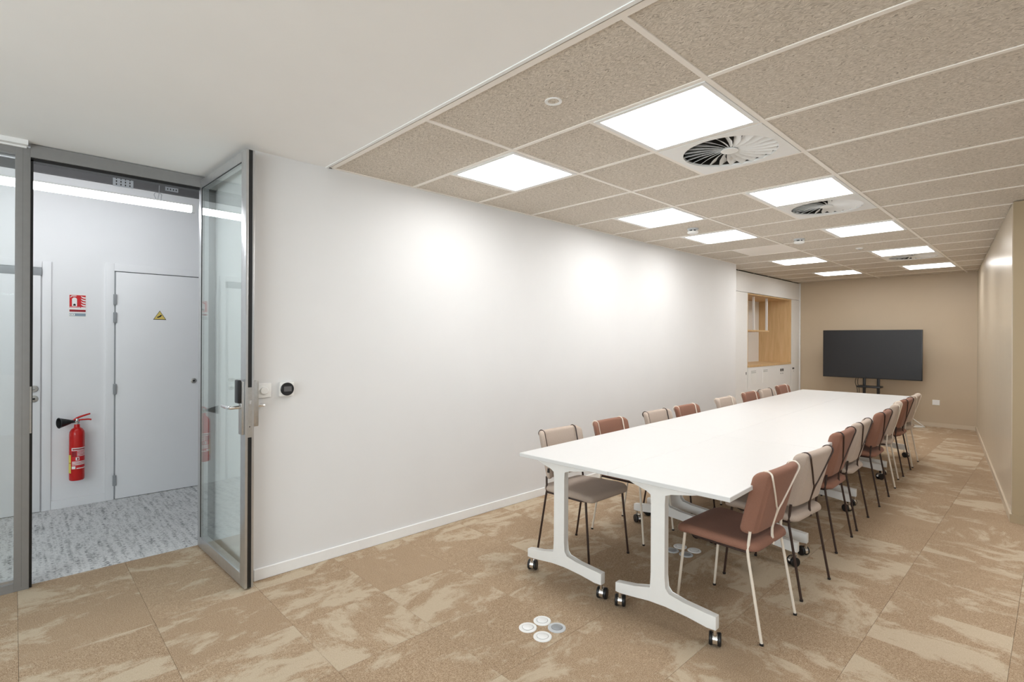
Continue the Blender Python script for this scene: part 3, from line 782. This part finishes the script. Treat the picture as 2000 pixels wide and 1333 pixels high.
def castor_meshes():
    wh = mesh_of(lathe(new_bm(), [(.010, -.008), (.026, -.008), (.030, -.004), (.030, .004), (.027, .008), (.010, .008)], 24, Matrix.Rotation(PI / 2, 4, 'X')), 'wheel', True)
    bm = new_bm()
    pts = []
    n = 10
    for k in range(n + 1):
        a = math.radians(-20 + 200 * k / n); pts.append((.031 * math.cos(a), .030 + .031 * math.sin(a)))
    for k in range(n, -1, -1):
        a = math.radians(-20 + 200 * k / n); pts.append((.026 * math.cos(a), .030 + .026 * math.sin(a)))
    prism(bm, pts, -.0105, .0105, 'y')
    lathe(bm, [(.008, .058), (.008, .09)], 12, Matrix.Translation((.02, 0, 0)))
    return wh, mesh_of(bm, 'castor', True, 40)
WHM, CASM = castor_meshes()
NEARL = Vector((-2.20, 2.163, 0)); ex = Vector((math.cos(TA), math.sin(TA), 0)); ey = Vector((-math.sin(TA), math.cos(TA), 0))
ordn = ['first from the glass door', 'second from the glass door', 'third from the glass door', 'last, towards the television']
for c in range(2):
    for k in range(4):
        o = NEARL + ex * (TW * (c + .5)) + ey * (TL * k)
        t = thing('folding_table', 'white wheeled table in the row %s, %s' % ('along the white wall' if c == 0 else 'facing the satin tan wall', ordn[k]), 'table', o, TA, 'white wheeled tables')
        obj('tabletop', TOPM, 'table_white', t); obj('beam', BEAMM, 'steel_white', t)
        for yy in (.10, TL - .10):
            l = obj('leg', LEGM, 'steel_white', t); l.location = (0, yy, 0)
            h = obj('hinge_bracket', HINGE, 'steel_white', t); h.location = (0, yy + (.034 if yy < .5 else -.034), 0)
            for xx in (-.298, .203):
                rz = random.choice([-.5, .5, .9, -.2, 2.6, 1.4]) if k or yy > .5 else [-1.15, -1.25][xx > 0] + .05 * c
                cs = obj('castor', CASM, 'chrome', t); cs.location = (xx - .02 * math.cos(rz), yy + .002 - .02 * math.sin(rz), 0)
                cs.rotation_euler = (0, 0, rz)
                for dy in (-.0185, .0185):
                    wl = obj('wheel', WHM, 'rubber_black', cs); wl.location = (0, dy, .030)

# ------------------------------------------------------------------ chairs
def pad(w, h, r, T, e, nu, nv, deform, extra_u=(), groove=None):
    def grid(L, n, ed, extra):
        vals = set()
        m = 6
        for k in range(m + 1):
            tt = ed * 2 * (k / m) ** 1.6; vals.add(round(-L / 2 + tt, 5)); vals.add(round(L / 2 - tt, 5))
        for k in range(1, n): vals.add(round(-L / 2 + 2 * ed + (L - 4 * ed) * k / n, 5))
        for x in extra: vals.add(round(x, 5))
        vals = sorted(vals); out = [vals[0]]
        for v in vals[1:]:
            if v - out[-1] > .0006: out.append(v)
        return out
    U = grid(w, nu, e, extra_u); V = grid(h, nv, e, ())
    bm = new_bm(); top, bot = {}, {}
    for i, u in enumerate(U):
        for j, v in enumerate(V):
            x, y = u, v
            cx, cy = w / 2 - r, h / 2 - r
            dx, dy = abs(u) - cx, abs(v) - cy
            if dx > 0 and dy > 0:
                m = max(dx, dy); l = math.hypot(dx, dy)
                if l > 0: s = m / l; x = math.copysign(cx + dx * s, u); y = math.copysign(cy + dy * s, v)
                d = r - m
            else:
                d = min(w / 2 - abs(u), h / 2 - abs(v))
            f = min(1, max(0, d) / e)
            th = T / 2 * math.sqrt(max(0, 1 - (1 - f) ** 2))
            th *= 1 + .10 * max(0, 1 - (2 * u / w) ** 2) * max(0, 1 - (2 * v / h) ** 2)
            if groove: th -= groove(u, v) * min(1, f)
            border = i in (0, len(U) - 1) or j in (0, len(V) - 1)
            top[i, j] = bm.verts.new(deform(x, y, th))
            bot[i, j] = top[i, j] if border else bm.verts.new(deform(x, y, -th))
    for i in range(len(U) - 1):
        for j in range(len(V) - 1):
            for g in (top, bot):
                f = [g[i, j], g[i + 1, j], g[i + 1, j + 1], g[i, j + 1]]
                try: bm.faces.new(f if g is top else f[::-1])
                except ValueError: pass
    return bm
def seat_def(x, y, t):
    yl = y + .018
    taper = 1 + .06 * (y / .2)
    z = .426 + (t if t > 0 else t * .75) + .006 * (yl / .2) - .010 * max(0, (yl - .14) / .07) ** 2
    return Vector((x * taper, yl, z))
CR = .160
SEATM = mesh_of(pad(.415, .415, .058, .050, .024, 10, 10, seat_def), 'seat', True, 80)
BZ0, BH = .484, .304
def back_def(x, y, t):
    f = max(0, abs(x) - CR)
    v = (y + BH / 2) / BH
    yy = -.150 - .075 * v + f * .95 - .006 * max(0, 1 - (x / CR) ** 2)
    k = 1 - .45 * min(1, f / .05)          # the wings are thinner than the middle
    n = Vector((-.6 if x > CR else (.6 if x < -CR else 0), 1, .22)).normalized()
    return Vector((x * (1 - .03 * (1 - v)), yy, BZ0 + BH * v)) + n * t * k
BACKM = mesh_of(pad(.412, BH, .036, .044, .018, 14, 10, back_def, (-CR - .008, -CR - .004, -CR, -CR + .004, -CR + .008, CR - .008, CR - .004, CR, CR + .004, CR + .008),
                    lambda u, v: .006 * math.exp(-((abs(u) - CR) / .006) ** 2)), 'backrest', True, 38)
def chair_tubes():
    br = new_bm(); r = .0046
    for s in (-1, 1):
        path = []
        for v in (-.10, -.05, 0, .05, .10, .130): path.append(back_def(s * CR, v, .0265))
        path.append(back_def(s * CR, .144, .020)); path.append(back_def(s * CR, .1535, 0)); path.append(back_def(s * CR, .146, -.018))
        for k in range(7):
            q = k / 6; v = .130 + (-.060 - .130) * q; u = s * (CR + (.005 - CR) * q)
            path.append(back_def(u, v, -.0265))
        path.append(back_def(s * .005, -.15, -.024)); path.append(Vector((s * .005, -.186, .405)))
        tube(br, smooth_path(path, 3), r, 8)
    brace = mesh_of(br, 'back_cord', True)
    fl_, rl, gl = {}, {}, {}
    for s in (-1, 1):
        fl_[s] = mesh_of(tube(new_bm(), [(s * .203, .215, .006), (s * .190, .175, .408)], .0066, 10, r_end=.0072), 'leg', True)
        rl[s] = mesh_of(tube(new_bm(), [(s * .200, -.215, .006), (s * .193, -.150, .375), (s * .190, -.145, .41), (s * .183, -.153, .50)], .0068, 10), 'leg', True)
        gl[s] = None
    glide = mesh_of(lathe(new_bm(), [(.0088, 0), (.0088, .010)], 12), 'glide')
    z = .401
    loop = [(-.188, -.142, z), (-.182, .12, z), (-.16, .155, z), (.16, .155, z), (.182, .12, z), (.188, -.142, z), (.15, -.150, z), (-.15, -.150, z)]
    frame = mesh_of(tube(new_bm(), loop, .006, 8, close=True), 'seat_frame', True)
    tg = mesh_of(box(new_bm(), -.003, .003, -.008, .008, -.014, .014), 'tag')
    return brace, fl_, rl, glide, frame, tg
BRM, FLM, RLM, GLM, SFM, TGM = chair_tubes()
def chair(x, y, rz, fab, fr, label, group):
    t = thing('dining_chair', label, 'chair', (x, y, 0), rz, group)
    obj('seat', SEATM, fab, t); bk = obj('backrest', BACKM, fab, t); obj('back_cord', BRM, fr, t)
    tg = obj('tag', TGM, 'rubber_black', bk); p = back_def(.204, -.09, 0); tg.location = p
    for s in (-1, 1):
        for me, xx, yy in ((FLM[s], .203, .215), (RLM[s], .200, -.215)):
            l = obj('leg', me, fr, t)
            g = obj('glide', GLM, 'rubber_black', l); g.location = (s * xx, yy, 0)
    obj('seat_frame', SFM, 'steel_brown', t)
def nth(k): return ['first', 'second', 'third', 'fourth', 'fifth', 'sixth', 'seventh', 'last'][k]
LCH = [(-2.157, 2.705, 'b', 'd', 0), (-2.160, 3.29, 't', 'c', .02), (-2.18, 4.00, 'b', 'd', .03), (-2.19, 4.53, 't', 'c', .02), (-2.235, 5.44, 'b', 'c', .03), (-2.285, 6.21, 't', 'c', .03), (-2.30, 6.74, 'b', 'd', .03), (-2.37, 7.48, 't', 'c', .03)]
RCH = [(-1.165, 2.684, 't', 'c', -.03), (-1.172, 3.264, 'b', 'd', -.06), (-1.245, 4.10, 't', 'd', .02), (-1.265, 4.665, 'b', 'd', .04), (-1.280, 5.453, 't', 'd', .025), (-1.325, 6.20, 'b', 'c', .11), (-1.340, 6.80, 't', 'd', .01), (-1.352, 7.333, 'b', 'c', .03)]
FB = {'b': ('fabric_beige', 'beige'), 't': ('fabric_terracotta', 'terracotta')}
FR = {'d': ('steel_brown', 'dark brown'), 'c': ('steel_cream', 'cream')}
for row, name, base in ((LCH, 'white wall side', -PI / 2), (RCH, 'tan wall side', PI / 2)):
    for k, (x, y, f, g, dr) in enumerate(row):
        if row is RCH: x += .02
        chair(x, y, base + dr, FB[f][0], FR[g][0], '%s chair with %s legs, %s from the door, %s' % (FB[f][1], FR[g][1], nth(k), name), 'chairs along the tables')
